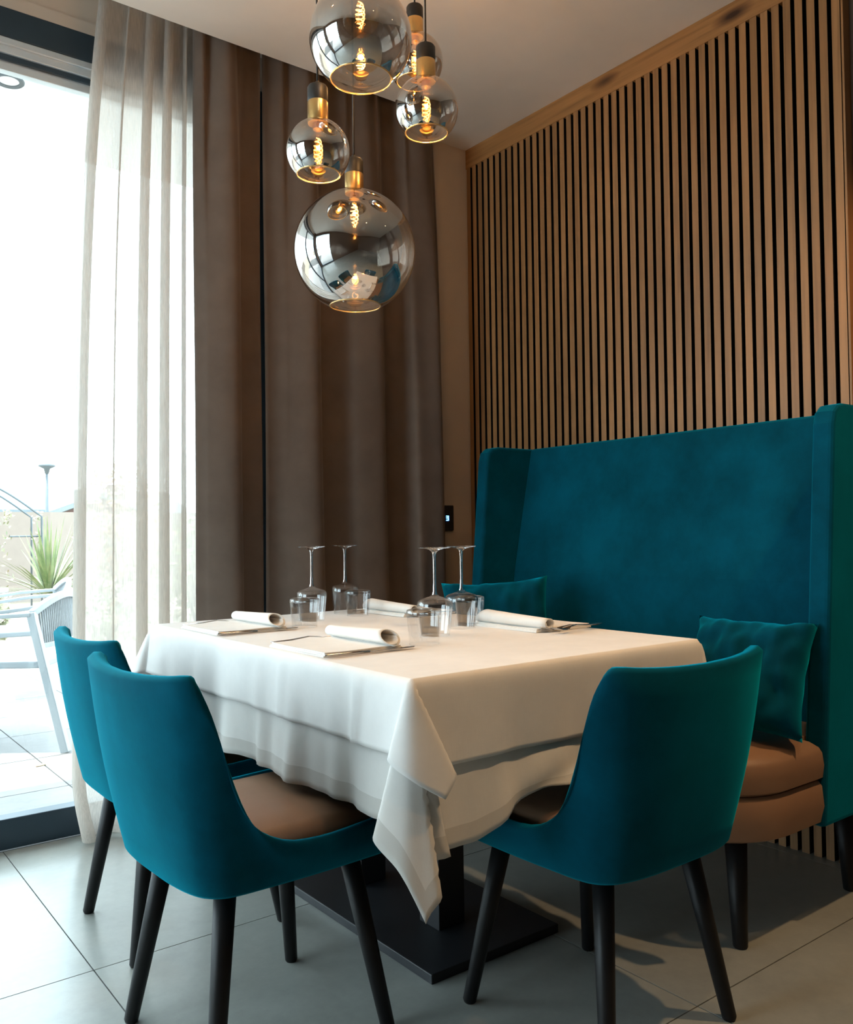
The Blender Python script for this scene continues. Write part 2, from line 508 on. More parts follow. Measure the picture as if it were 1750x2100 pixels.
# ------------------------------------------------------------------ curtains
def curtain(name, rows, cols, fn, mat, parent=None, solid=0.0):
    V = []; F = []
    for i in range(rows + 1):
        for j in range(cols + 1):
            V.append(fn(j / cols, i / rows))
    for i in range(rows):
        for j in range(cols):
            a = i * (cols + 1) + j
            F.append((a, a + 1, a + cols + 2, a + cols + 1))
    return pyobj(name, V, F, mat, parent, True, solid)

def smooth(t): return t * t * (3 - 2 * t)

def sheer_fn(u, v):            # u along the width, v from top (0) to hem (1)
    z = 2.875 * (1 - v) + 0.012 * v
    xl = 0.872 - 0.118 * (1 - math.exp(-3.4 * v)); xr = 1.262
    g = u + 0.035 * math.sin(2 * PI * 1.3 * u + 0.7)
    ph = 2 * PI * 5.0 * g + 0.25 * math.sin(2.2 * v + 5 * u)
    amp = (0.024 + 0.010 * v) * (0.85 + 0.3 * math.sin(9.7 * u + 0.6))
    x = xl + (xr - xl) * (0.06 + 0.88 * u) + (0.032 + 0.006 * v) * math.sin(ph) * (0.85 + 0.25 * math.sin(13 * u))
    yy = 2.962 + amp * math.cos(ph)
    if v > 0.93:               # hem bellies out over the floor
        k = (v - 0.93) / 0.07
        yy -= 0.035 * k * math.sin(PI * min(1, k * 0.9)) + 0.012 * k
        x += 0.05 * (1 - u) * k * k * 0.6
    return (x, yy, z)
sh = curtain('sheer_curtain', 60, 150, sheer_fn, M_SHEER)
tag(sh, 'beige see-through sheer curtain hanging in narrow folds at the bright glass door', 'curtain')

def drape(name, xt0, xt1, xb0, xb1, folds, phase, label, cols):
    def fn(u, v):
        z = 2.875 * (1 - v) + 0.012 * v
        xl = xt0 + (xb0 - xt0) * v ** 0.6; xr = xt1 + (xb1 - xt1) * v ** 0.6
        ph = 2 * PI * (folds * u) + phase
        top = 1 - smooth(min(1, v * 3.0))
        a = 0.036 + 0.010 * v
        x = xl + (xr - xl) * u
        yy = 2.888 + a * math.cos(ph) * (1 - 0.25 * top) + 0.012 * math.cos(2.0 * ph + 0.9 + 1.1 * math.sin(2.3 * u * folds)) + 0.014 * top * math.cos(3 * ph)
        yy += 0.004 * math.sin(9 * v + 5 * u * folds)
        x += 0.018 * math.sin(2 * ph) * (0.6 + 0.4 * v)
        return (x, yy, z)
    o = curtain(name, 36, cols, fn, M_DRAPE, None, 0.003)
    return tag(o, label, 'curtain', 'taupe drapes at the window wall')
drape('drape', 1.195, 1.452, 1.195, 1.452, 1.0, 0.5, 'narrow taupe drape panel between the sheer curtain and the dark gap', 40)
drape('drape', 1.488, 2.295, 1.488, 2.372, 2.95, 0.05, 'wide taupe drape panel hanging between the dark gap and the corner wall', 110)

# ------------------------------------------------------------------ thermostat on the corner wall
th = thing('thermostat', (2.405, YB, 1.065), 0, 'small black wall touch panel with a glowing blue display beside the drape', 'control panel')
boxobj('housing', (-0.045, 0.036, -0.012, 0.0, -0.056, 0.056), M_BLACK, th, bevel=0.003)
bm = bmesh.new()
for (a, b, c, d) in ((-0.008, 0.006, 0.006, 0.010), (0.002, 0.006, 0.0, 0.010), (-0.008, 0.006, -0.002, 0.002), (0.002, 0.006, -0.010, 0.0), (-0.008, 0.006, -0.012, -0.008)):
    box(bm, a, b, -0.0135, -0.012, c, d)
obj('display', bm, M_BLUE, th)

# ------------------------------------------------------------------ dining table, cloths
TX0, TX1, TY0, TY1, TZ = 0.892, 1.70, 1.212, 2.44, 0.745
tab = thing('dining_table', (1.36, 1.9, 0), 0, 'black pedestal dining table under white cloths, twin square posts on a flat base', 'table')
def tbox(name, d, mat, bevel=0.0):
    return boxobj(name, (d[0] - 1.36, d[1] - 1.36, d[2] - 1.9, d[3] - 1.9, d[4], d[5]), mat, tab, bevel)
tbox('tabletop', (TX0 + 0.004, TX1 - 0.004, TY0 + 0.004, TY1 - 0.004, 0.712, TZ - 0.004), M_BLACKWOOD, 0.004)
tbox('base_plate', (1.175, 1.575, 1.538, 2.27, 0.0, 0.022), M_BLACKMETAL, 0.002)
tbox('post', (1.318, 1.400, 1.692, 1.772, 0.022, 0.712), M_BLACKMETAL, 0.002)
tbox('post', (1.318, 1.400, 2.040, 2.120, 0.022, 0.712), M_BLACKMETAL, 0.002)

def spline(knots, t):
    ts = [k[0] for k in knots]
    if t <= ts[0]: return knots[0][1]
    if t >= ts[-1]: return knots[-1][1]
    for i in range(len(ts) - 1):
        if ts[i] <= t <= ts[i + 1]:
            u = (t - ts[i]) / (ts[i + 1] - ts[i])
            def m_(k):
                a = max(0, k - 1); b = min(len(ts) - 1, k + 1)
                return [(knots[b][1][c] - knots[a][1][c]) / (ts[b] - ts[a]) * (ts[i + 1] - ts[i]) for c in (0, 1)]
            m0, m1 = m_(i), m_(i + 1)
            h00 = 2 * u ** 3 - 3 * u ** 2 + 1; h10 = u ** 3 - 2 * u ** 2 + u; h01 = -2 * u ** 3 + 3 * u ** 2; h11 = u ** 3 - u ** 2
            return tuple(h00 * knots[i][1][c] + h10 * m0[c] + h01 * knots[i + 1][1][c] + h11 * m1[c] for c in (0, 1))

def tilt(w):
    mag = math.hypot(*w)
    if mag < 1e-6: return (0.0, 0.0, -1.0)
    return (math.sin(mag) * w[0] / mag, math.sin(mag) * w[1] / mag, -math.cos(mag))

def make_cloth(name, rect, z, drops, off, ripple, corners, mat, label, creases=(), step=0.012, lift=None, hem=0):
    """a rectangular cloth laid over the table: flat top, rippled sides, folded cone at each corner.
    drops: (x-, x+, y-, y+); corners[(i,j)] = knots of (theta, (out along x, out along y))"""
    x0, x1, y0, y1 = rect
    dxm, dxp, dym, dyp = drops
    def lines(a, b, da, db):
        L = list(np.linspace(a - da, a, int(da / step) + 1)) + [a + 0.004, a + 0.012]
        L += list(np.linspace(a + 0.03, b - 0.03, int((b - a) / 0.018)))
        L += [b - 0.012, b - 0.004] + list(np.linspace(b, b + db, int(db / step) + 1))
        return L
    A = lines(x0, x1, dxm, dxp); B = lines(y0, y1, dym, dyp)
    def decay(s): return math.exp(-(s / 0.13) ** 1.5)
    def side(sx, s, t, d, wa, wb, La, Lb):
        """tangential coordinate s along the side, drop t; wa/wb end tilts (out, along) at s=La / s=Lb"""
        ka, kb = decay(s - La), decay(Lb - s)
        out = wa[0] * ka + wb[0] * kb; al = wa[1] * ka + wb[1] * kb
        D = tilt((out, al))
        fr = t / d
        inner = (1 - ka) * (1 - kb)
        o = off * (1 - math.exp(-t / 0.01)) + D[0] * t
        o += ripple * fr ** 1.3 * inner * (1.0 + math.sin(17.0 * s + sx) * 0.9 + 0.6 * math.sin(41.0 * s + 2 * sx) + 0.3 * math.sin(77.0 * s + 3 * sx))
        tz = D[2] * t
        if lift and sx == lift[0]:          # the cloth is carried up where it lies on a chair seat
            k = smooth(max(0, min(1, (s - lift[1]) / lift[2]))) * max(0.0, (t - 0.15) / (d - 0.15))
            tz *= 1 - lift[3] * k
            o += 0.022 * k + 0.010 * k * math.sin(23 * s + 30 * t)
        for c in creases:
            if c[0] == sx:
                o += c[2] * math.exp(-((s - c[1]) / 0.007) ** 2) * min(1, t / 0.03)
        return o, s + D[1] * t, tz
    V = []
    for b in B:
        for a in A:
            px = x0 - a if a < x0 else (a - x1 if a > x1 else 0.0)
            py = y0 - b if b < y0 else (b - y1 if b > y1 else 0.0)
            i = -1 if a < x0 else (1 if a > x1 else 0)
            j = -1 if b < y0 else (1 if b > y1 else 0)
            if i == 0 and j == 0:
                V.append((a, b, z + 0.0006 * math.sin(9 * a) * math.sin(8 * b)))
            elif i != 0 and j == 0:
                kA, kB = corners[(i, -1)], corners[(i, 1)]
                wa = kA[0][1]; wb = kB[0][1]
                d = dxm if i < 0 else dxp
                o, s, dz = side(i, b, px, d, (wa[0], -wa[1]), (wb[0], wb[1]), y0, y1)
                V.append(((x0 if i < 0 else x1) + i * o, s, z + dz))
            elif j != 0 and i == 0:
                kA, kB = corners[(-1, j)], corners[(1, j)]
                wa = kA[-1][1]; wb = kB[-1][1]
                d = dym if j < 0 else dyp
                o, s, dz = side(j * 2, a, py, d, (wa[1], -wa[0]), (wb[1], wb[0]), x0, x1)
                V.append((s, (y0 if j < 0 else y1) + j * o, z + dz))
            else:
                r = math.hypot(px, py); th_ = math.atan2(py, px)
                D = tilt(spline(corners[(i, j)], th_))
                so = off * (1 - math.exp(-r / 0.01))
                V.append(((x0 if i < 0 else x1) + i * (D[0] * r + so * math.cos(th_)), (y0 if j < 0 else y1) + j * (D[1] * r + so * math.sin(th_)), z + D[2] * r))
    nA = len(A); F = []
    for q in range(len(B) - 1):
        for p in range(nA - 1):
            k = q * nA + p
            F.append((k, k + 1, k + nA + 1, k + nA))
    o = pyobj(name, V, F, mat, None, True, 0.0016)
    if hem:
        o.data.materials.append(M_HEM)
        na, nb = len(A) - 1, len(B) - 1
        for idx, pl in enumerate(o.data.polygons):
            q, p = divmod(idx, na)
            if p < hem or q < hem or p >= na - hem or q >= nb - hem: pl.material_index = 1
    return tag(o, label, 'tablecloth')

H2 = PI / 2
gen = [(0, (0.02, 0.0)), (0.35, (0.20, 0.04)), (0.79, (0.27, 0.27)), (1.22, (0.04, 0.20)), (H2, (0.0, 0.02))]
tight = [(0, (0.03, 0.02)), (0.35, (0.08, 0.14)), (0.79, (0.03, 0.12)), (1.0, (-0.10, 0.10)), (1.25, (-0.08, 0.02)), (H2, (0.0, 0.03))]
farleft = [(0, (0.10, 0.05)), (0.35, (0.22, 0.18)), (0.79, (0.24, 0.48)), (1.22, (0.04, 0.30)), (H2, (0.0, 0.05))]
near_over = [(0, (0.10, -0.20)), (0.30, (0.24, -0.10)), (0.60, (0.14, 0.17)), (0.95, (-0.26, 0.25)), (1.10, (-0.36, 0.21)), (1.30, (-0.18, 0.07)), (H2, (-0.02, 0.03))]
near_under = [(0, (0.03, -0.10)), (0.32, (0.24, -0.10)), (0.60, (0.16, 0.08)), (0.90, (0.03, 0.15)), (1.00, (-0.03, 0.17)), (1.18, (0.06, 0.04)), (1.34, (-0.02, 0.06)), (1.44, (-0.12, 0.17)), (H2, (-0.10, 0.05))]
under = make_cloth('tablecloth', (TX0, TX1, TY0, TY1), TZ, (0.258, 0.27, 0.30, 0.27), 0.004, 0.011,
    {(-1, -1): near_under, (1, -1): tight, (1, 1): gen, (-1, 1): farleft}, M_CLOTH2,
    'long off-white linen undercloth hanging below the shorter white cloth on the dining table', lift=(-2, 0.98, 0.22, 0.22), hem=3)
over = make_cloth('tablecloth', (TX0 - 0.004, TX1 + 0.004, TY0 - 0.004, TY1 + 0.004), TZ + 0.0025, (0.134, 0.14, 0.156, 0.14), 0.012, 0.004,
    {(-1, -1): near_over, (1, -1): tight, (1, 1): gen, (-1, 1): farleft}, M_CLOTH,
    'short white linen top cloth laid over the longer cloth, set with glasses and napkins',
    creases=((-1, 1.66, 0.004), (-1, 1.98, 0.003), (-1, 1.36, 0.006)), step=0.008)
TOP = TZ + 0.004

# ------------------------------------------------------------------ velvet chairs
def catmull(P, n):
    out = []
    for i in range(len(P) - 1):
        p0 = P[max(0, i - 1)]; p1 = P[i]; p2 = P[i + 1]; p3 = P[min(len(P) - 1, i + 2)]
        for k in range(n):
            t = k / n
            out.append(tuple(0.5 * (2 * b + (c - a) * t + (2 * a - 5 * b + 4 * c - d) * t * t + (3 * b - a - 3 * c + d) * t ** 3) for a, b, c, d in zip(p0, p1, p2, p3)))
    out.append(P[-1])
    return out

def make_chair(label):
    root = thing('dining_chair', (0, 0, 0), 0, label, 'chair', 'teal velvet chairs around the set table')
    # half loop from back centre round to front centre: key stations (bottom xy, top xyz)
    K = [((0.0, -0.226), (0.0, -0.300, 0.744)),
         ((0.08, -0.225), (0.09, -0.296, 0.746)),
         ((0.140, -0.218), (0.165, -0.283, 0.750)),
         ((0.178, -0.205), (0.212, -0.268, 0.754)),
         ((0.203, -0.180), (0.238, -0.248, 0.750)),
         ((0.212, -0.150), (0.248, -0.228, 0.716)),
         ((0.215, -0.115), (0.250, -0.205, 0.650)),
         ((0.217, -0.075), (0.250, -0.178, 0.560)),
         ((0.219, -0.035), (0.248, -0.138, 0.492)),
         ((0.220, 0.010), (0.245, -0.070, 0.448)),
         ((0.220, 0.065), (0.241, 0.010, 0.434)),
         ((0.219, 0.120), (0.236, 0.100, 0.434)),
         ((0.216, 0.165), (0.228, 0.175, 0.437)),
         ((0.198, 0.205), (0.205, 0.224, 0.436)),
         ((0.155, 0.222), (0.158, 0.243, 0.434)),
         ((0.07, 0.228), (0.07, 0.250, 0.434)),
         ((0.0, 0.229), (0.0, 0.251, 0.434))]
    flat = [(*b, *t) for b, t in K]
    half = catmull(flat, 3)
    loop = half + [(-a, b, -c, d, e) for (a, b, c, d, e) in half[-2:0:-1]]
    n = len(loop)
    KO = 9
    V = []; F = []
    cols = []
    for i, (bx, by, tx, ty, tz) in enumerate(loop):
        a = loop[i - 1]; c = loop[(i + 1) % n]
        tang = Vector((c[0] - a[0], c[1] - a[1], 0)).normalized()
        nrm = Vector((tang.y, -tang.x, 0))       # outward
        if nrm.dot(Vector((bx, by, 0))) < 0: nrm = -nrm
        Bp = Vector((bx, by, 0.372)); T = Vector((tx, ty, tz))
        colv = [Bp + Vector((0, 0, -0.012)) - nrm * 0.02, Bp + Vector((0, 0, -0.006)) - nrm * 0.005]
        for k in range(KO + 1):
            s = k / KO
            p = Bp.lerp(T, s) + nrm * (0.008 * math.sin(PI * s))
            colv.append(p)
        dirc = (T - Bp).normalized()
        th_ = 0.024 + 0.012 * smooth(max(0, min(1, (tz - 0.45) / 0.3)))
        colv.append(T + dirc * 0.009 - nrm * th_ * 0.30)
        colv.append(T + dirc * 0.009 - nrm * th_ * 0.70)
        IT = T - nrm * th_
        IB = Vector((bx, by, 0.405)) - nrm * 0.034
        for k in range(7):
            s = k / 6
            colv.append(IT.lerp(IB, s) + nrm * 0.004 * math.sin(PI * s))
        cols.append(colv)
    L = len(cols[0])
    for c in cols: V += c
    for i in range(n):
        j = (i + 1) % n
        for k in range(L - 1):
            F.append((i * L + k, j * L + k, j * L + k + 1, i * L + k + 1))
    F.append([i * L for i in range(n)][::-1])
    pyobj('shell', V, F, M_TEAL, root)
    # seat pad
    bm = bmesh.new()
    rings = []
    for s, z in ((0.93, 0.405), (1.0, 0.418), (1.0, 0.432), (0.97, 0.446), (0.88, 0.455), (0.6, 0.463), (0.3, 0.466)):
        ring = []
        for (bx, by, *_r) in loop:
            q = Vector((bx, by, 0)); q *= (1 - 0.033 / q.length) * s
            ring.append(bm.verts.new((q.x, q.y + 0.004, z)))
        rings.append(ring)
    for a, b in zip(rings, rings[1:]):
        for k in range(n):
            bm.faces.new((a[k], a[(k + 1) % n], b[(k + 1) % n], b[k]))
    bm.faces.new(rings[0][::-1]); bm.faces.new(rings[-1])
    obj('seat', bm, M_TAN, root, smooth=True)
    for sx in (-1, 1):
        for sy in (-1, 1):
            bm = bmesh.new()
            top = Vector((sx * 0.126, sy * 0.134, 0.372)); ft = Vector((sx * 0.186, sy * 0.192, 0.0))
            d = (ft - top)
            tube(bm, [top, top + d * 0.5, top + d * 0.985, ft], [0.0215, 0.018, 0.0145, 0.0115], 20)
            o = obj('leg', bm, M_BLACKWOOD, root, smooth=True)
            for p in o.data.polygons:
                if len(p.vertices) > 4: p.use_smooth = False
    return root

c1 = make_chair('teal velvet chair nearest the viewer on the window side of the table, its back turned')
c1.location = (0.804, 1.638, 0); c1.rotation_euler.z = -PI / 2 + 0.05
c2 = copy_tree(c1)
c2.location = (0.880, 2.220, 0); c2.rotation_euler.z = -PI / 2; c2['label'] = 'teal velvet chair beside the sheer curtain, half hidden behind the nearer chair'
c3 = copy_tree(c1)
c3.location = (1.382, 1.243, 0); c3.rotation_euler.z = 0
c3['label'] = 'dark teal velvet chair at the table end, in front of the banquette cushion'

# ------------------------------------------------------------------ banquette sofa
so = thing('banquette_sofa', (2.1, 1.815, 0), 0, 'high-backed teal velvet banquette with winged sides and tan seat against the slat wall', 'sofa')
def sofa_part(name, bm, mat, **kw):
    bmesh.ops.translate(bm, verts=bm.verts[:], vec=(-2.1, -1.815, 0))
    return obj(name, bm, mat, so, **kw)
wing_poly = [(2.082, 0.256), (2.172, 1.270), (2.182, 1.302), (2.205, 1.320), (2.24, 1.326), (2.535, 1.326), (2.52, 0.9), (2.46, 0.256)]
for (ya, yb_) in ((1.118, 1.176), (2.455, 2.512)):
    bm = bmesh.new(); prism(bm, wing_poly, 'y', ya, yb_)
    sofa_part('wing', bm, M_TEAL, smooth=False, bevel=0.012, seg=3)
bm = bmesh.new()
prism(bm, [(2.25, 0.36), (2.305, 0.85), (2.404, 1.318), (2.412, 1.326), (2.53, 1.326), (2.515, 0.9), (2.45, 0.28), (2.25, 0.28)], 'y', 1.172, 2.459)
sofa_part('backrest', bm, M_TEAL, bevel=0.008, seg=3)

def slab(bm, plan, levels):
    cx = sum(p[0] for p in plan) / len(plan); cy = sum(p[1] for p in plan) / len(plan)
    rings = []
    for ins, z in levels:
        ring = []
        for x, y_ in plan:
            d = Vector((x - cx, y_ - cy)); l = d.length
            d = d * max(0.0, (l - ins) / l)
            ring.append(bm.verts.new((cx + d.x, cy + d.y, z)))
        rings.append(ring)
    n = len(plan)
    for a, b in zip(rings, rings[1:]):
        for k in range(n):
            bm.faces.new((a[k], a[(k + 1) % n], b[(k + 1) % n], b[k]))
    bm.faces.new(rings[0][::-1]); bm.faces.new(rings[-1])
plan = round_rect(1.735, 2.10, 1.124, 2.506, (0.20, 0.012, 0.012, 0.20), 10)
bm = bmesh.new()
slab(bm, plan, [(0.012, 0.372), (0.0, 0.380), (-0.004, 0.41), (0.0, 0.440), (0.008, 0.452), (0.03, 0.462), (0.10, 0.470), (0.18, 0.472)])
box(bm, 2.09, 2.32, 1.178, 2.454, 0.372, 0.470)
sofa_part('seat_cushion', bm, M_TAN, smooth=False)
bm = bmesh.new()
slab(bm, plan, [(0.02, 0.262), (0.004, 0.270), (-0.003, 0.31), (0.002, 0.358), (0.012, 0.370)])
box(bm, 2.09, 2.32, 1.178, 2.454, 0.262, 0.368)
sofa_part('seat_base', bm, M_TAN)
for o_ in [c for c in so.children if c.name.startswith('seat')]:
    o_.data.polygons.foreach_set('use_smooth', [True] * len(o_.data.polygons))
    o_.data.set_sharp_from_angle(angle=math.radians(38))
for (lx, ly, tx) in ((1.857, 1.212, 1.852), (2.385, 1.212, 2.36), (1.857, 2.42, 1.852), (2.385, 2.42, 2.36)):
    bm = bmesh.new()
    tube(bm, [(tx, ly + 0.004, 0.27), (lx, ly, 0.004), (lx, ly, 0.0)], [0.027, 0.0175, 0.015], 18)
    sofa_part('leg', bm, M_BLACKWOOD, smooth=True)

# ------------------------------------------------------------------ scatter cushions
def cushion(name, size, thick, loc, rot, label, seed):
    rnd = random.Random(seed)
    ph = [rnd.uniform(0, 6.28) for _ in range(6)]
    N = 26
    V = []; F = []
    for side in (1, -1):
        for i in range(N + 1):
            for j in range(N + 1):
                u = 2 * i / N - 1; v = 2 * j / N - 1
                pin = 1 - 0.10 * (1 - u * u) * (abs(v) ** 2.0)      # waisted edges, pointed corners
                pin2 = 1 - 0.10 * (1 - v * v) * (abs(u) ** 2.0)
                x = u * size / 2 * pin2; y_ = v * size / 2 * pin
                edge = max(0.0, (1 - u ** 4) * (1 - v ** 4))
                h = thick / 2 * edge ** 0.55
                w = 0.008 * math.sin(9 * u + 5 * v + ph[0]) + 0.008 * math.sin(-7 * u + 11 * v + ph[1]) * abs(v) + 0.006 * math.sin(15 * u * v + ph[2]) + 0.004 * math.sin(23 * u - 6 * v * v + ph[4])
                w += 0.010 * math.sin(6 * math.atan2(v, u + 1e-6) * 2 + ph[3]) * (u * u + v * v) * 0.5
                V.append((x, y_, side * h + w * edge ** 0.5 * (1 if side > 0 else -0.6)))
    S = (N + 1) * (N + 1)
    for side in (0, 1):
        for i in range(N):
            for j in range(N):
                a = side * S + i * (N + 1) + j
                q = (a, a + N + 1, a + N + 2, a + 1)
                F.append(q if side == 0 else q[::-1])
    o = pyobj(name, V, F, M_TEAL, None, True)
    bm = bmesh.new(); bm.from_mesh(o.data)
    bmesh.ops.remove_doubles(bm, verts=bm.verts[:], dist=0.0005)
    bm.to_mesh(o.data); bm.free()
    o.location = loc; o.rotation_euler = rot
    return tag(o, label, 'cushion', 'teal velvet scatter cushions')
def rot_from(normal, roll):
    n = Vector(normal).normalized()
    q = n.to_track_quat('Z', 'Y')
    return (q.to_matrix() @ Matrix.Rotation(roll, 3, 'Z')).to_euler()
cushion('scatter_cushion', 0.31, 0.15, (2.010, 1.275, 0.625), rot_from((-0.80, -0.20, 0.45), -0.02), 'crumpled teal velvet cushion standing at the near end of the banquette behind the end chair', 3)
cushion('scatter_cushion', 0.37, 0.13, (1.975, 2.19, 0.668), rot_from((-0.62, -0.66, 0.42), 0.07), 'teal velvet cushion at the far end of the banquette behind the wine glasses', 5)

# ------------------------------------------------------------------ glasses turned upside down
def make_wineglass():
    root = thing('wine_glass', (0, 0, 0), 0, 'clear', 'wine glass', 'upturned stemmed wine glasses on the table')
    bm = bmesh.new()
    # bowl stands on its rim: rim radius 0.036, shoulder 0.044 at z=0.085
    outer = [(0.0355, 0.0), (0.0385, 0.025), (0.0415, 0.050), (0.0435, 0.070), (0.0440, 0.080), (0.0425, 0.0865), (0.036, 0.0915), (0.024, 0.0955), (0.012, 0.0995), (0.007, 0.104)]
    lathe(bm, outer, 40)
    inner = [(0.0343, 0.0), (0.0373, 0.025), (0.0403, 0.050), (0.0423, 0.070), (0.0427, 0.079), (0.041, 0.085), (0.034, 0.0895), (0.020, 0.093), (0.0, 0.094)]
    lathe(bm, inner, 40)
    lathe(bm, [(0.0343, 0.0), (0.0355, 0.0)], 40)
    obj('bowl', bm, M_CLEAR, root, smooth=True)
    bm = bmesh.new()
    lathe(bm, [(0.007, 0.104), (0.0045, 0.112), (0.0036, 0.135), (0.0036, 0.195), (0.0045, 0.208), (0.007, 0.214)], 20)
    obj('stem', bm, M_STEMG, root, smooth=True)
    bm = bmesh.new()
    lathe(bm, [(0.007, 0.214), (0.014, 0.2195), (0.028, 0.2225), (0.040, 0.2238), (0.0412, 0.2248), (0.040, 0.2258), (0.0, 0.2258)], 40)
    obj('foot', bm, M_STEMG, root, smooth=True)
    return root
M_STEMG, nt_, out_ = new_mat('solid_glass')
g_ = nt_.nodes.new('ShaderNodeBsdfGlass'); g_.inputs['IOR'].default_value = 1.46; g_.inputs['Roughness'].default_value = 0.0
g_.inputs['Color'].default_value = (0.98, 0.98, 0.99, 1)
nt_.links.new(g_.outputs[0], out_.inputs['Surface'])
def make_tumbler():
    root = thing('tumbler', (0, 0, 0), 0, 'clear', 'glass', 'upturned water tumblers on the table')
    bm = bmesh.new()
    lathe(bm, [(0.0345, 0.0), (0.0375, 0.04), (0.0400, 0.070), (0.0402, 0.077), (0.0385, 0.0815), (0.034, 0.083)], 40)
    lathe(bm, [(0.0330, 0.0), (0.0358, 0.04), (0.0380, 0.068)], 40)
    lathe(bm, [(0.0330, 0.0), (0.0345, 0.0)], 40)
    obj('wall', bm, M_CLEAR, root, smooth=True)
    bm = bmesh.new()
    lathe(bm, [(0.0, 0.0705), (0.030, 0.0705), (0.0378, 0.0700), (0.0395, 0.0725), (0.0398, 0.077), (0.0382, 0.081), (0.034, 0.0828), (0.0, 0.0822)], 40)
    obj('base', bm, M_CLEAR, root, smooth=True)
    return root
wg = make_wineglass()
WG = [((1.27, 2.216), 'upturned wine glass leftmost of the four, behind a tumbler'),
      ((1.462, 2.340), 'upturned wine glass second from the left, beside a tumbler on its right'),
      ((1.307, 1.678), 'upturned wine glass directly behind the nearest tumbler, third from the left'),
      ((1.46, 1.759), 'upturned wine glass rightmost of the four, in front of the teal cushion')]
for k, (p, lab) in enumerate(WG):
    o = wg if k == 0 else copy_tree(wg)
    o.location = (*p, TOP); o['label'] = lab; o.scale = (1, 1, 0.955)
tg = make_tumbler()
TG = [((1.167, 2.077), 'upturned water tumbler leftmost on the table, in front of a wine glass'),
      ((1.452, 2.250), 'upturned water tumbler at the back, right of the second wine glass'),
      ((1.187, 1.565), 'upturned water tumbler nearest the viewer, in the middle of the table'),
      ((1.522, 1.800), 'upturned water tumbler half hidden behind the rightmost wine glass')]
for k, (p, lab) in enumerate(TG):
    o = tg if k == 0 else copy_tree(tg)
    o.location = (*p, TOP); o['label'] = lab; o.scale = (1, 1, 0.94)

# ------------------------------------------------------------------ napkins and cutlery (local: +x to the table middle, -y = diner's right)
def make_napkin():
    root = thing('napkin', (0, 0, 0), 0, 'white', 'napkin', 'folded white napkins at the place settings')
    # flat folded pad of three leaves with rounded fold on the right-hand side
    for k, (ins, za, zb) in enumerate(((0.0, 0.0, 0.0028), (0.002, 0.003, 0.0058), (0.005, 0.006, 0.0088))):
        bm = bmesh.new()
        nx, ny = 16, 20
        top = []; bot = []
        for i in range(nx + 1):
            ra, rb = [], []
            for j in range(ny + 1):
                x = 0.008 + ins + (0.200 - 2 * ins) * i / nx; y_ = -0.122 + ins * 0.5 + (0.236 - ins) * j / ny
                wv = 0.0006 * math.sin(38 * x + k) + 0.0006 * math.sin(29 * y_ + 2 * k)
                ra.append(bm.verts.new((x, y_, zb + wv))); rb.append(bm.verts.new((x, y_, za)))
            top.append(ra); bot.append(rb)
        for i in range(nx):
            for j in range(ny):
                bm.faces.new((top[i][j], top[i + 1][j], top[i + 1][j + 1], top[i][j + 1]))
                bm.faces.new((bot[i][j], bot[i][j + 1], bot[i + 1][j + 1], bot[i + 1][j]))
        for i in range(nx):
            bm.faces.new((top[i][0], bot[i][0], bot[i + 1][0], top[i + 1][0])); bm.faces.new((top[i][ny], top[i + 1][ny], bot[i + 1][ny], bot[i][ny]))
        for j in range(ny):
            bm.faces.new((top[0][j], top[0][j + 1], bot[0][j + 1], bot[0][j])); bm.faces.new((top[nx][j], bot[nx][j], bot[nx][j + 1], top[nx][j + 1]))
        obj('fold', bm, M_NAPKIN, root, smooth=False)
    # loosely rolled upper end: spiral sheet, wider and slanting open at the right-hand end
    V = []; F = []
    nu, nv = 30, 14
    for j in range(nv + 1):
        v = j / nv
        for i in range(nu + 1):
            a = -0.5 * PI + 2 * PI * 1.28 * i / nu
            r = (0.0150 - 0.0040 * i / nu) * (0.95 + 0.35 * v)
            yy = 0.132 - 0.262 * v - 0.030 * v * v * (0.5 + 0.5 * math.sin(a - 0.3)) * -1.0 * (1 if v > 0.6 else 0.4)
            V.append((0.178 + r * 1.15 * math.cos(a), yy, 0.0092 + 0.0150 * (0.95 + 0.35 * v) * 0.9 + r * 0.9 * math.sin(a)))
    for j in range(nv):
        for i in range(nu):
            q = j * (nu + 1) + i
            F.append((q, q + 1, q + nu + 2, q + nu + 1))
    pyobj('roll', V, F, M_NAPKIN, root, True, 0.0022)
    return root
def make_fork():
    root = thing('fork', (0, 0, 0), 0, 'steel', 'fork', 'steel forks')
    bm = bmesh.new()
    prof = [(0.0, 0.0075), (0.012, 0.0085), (0.05, 0.0055), (0.10, 0.0032), (0.128, 0.004), (0.142, 0.0105), (0.150, 0.0112)]
    hz = [0.006, 0.005, 0.006, 0.010, 0.007, 0.003, 0.003]
    rows = []
    for (x, w), z in zip(prof, hz):
        rows.append([bm.verts.new(p) for p in ((x, -w, z), (x, -w, z + 0.0022), (x, w, z + 0.0022), (x, w, z))])
    for a, b in zip(rows, rows[1:]):
        for k in range(4): bm.faces.new((a[k], a[(k + 1) % 4], b[(k + 1) % 4], b[k]))
    bm.faces.new(rows[0]); bm.faces.new(rows[-1][::-1])
    obj('handle', bm, M_STEEL, root, bevel=0.0008)
    for t in (-0.0092, -0.0031, 0.0031, 0.0092):
        bm = bmesh.new()
        tube(bm, [(0.149, t, 0.004), (0.168, t, 0.004), (0.190, t * 0.95, 0.010), (0.196, t * 0.93, 0.012)], [0.0019, 0.0018, 0.0013, 0.0006], 6)
        obj('tine', bm, M_STEEL, root, smooth=True)
    return root
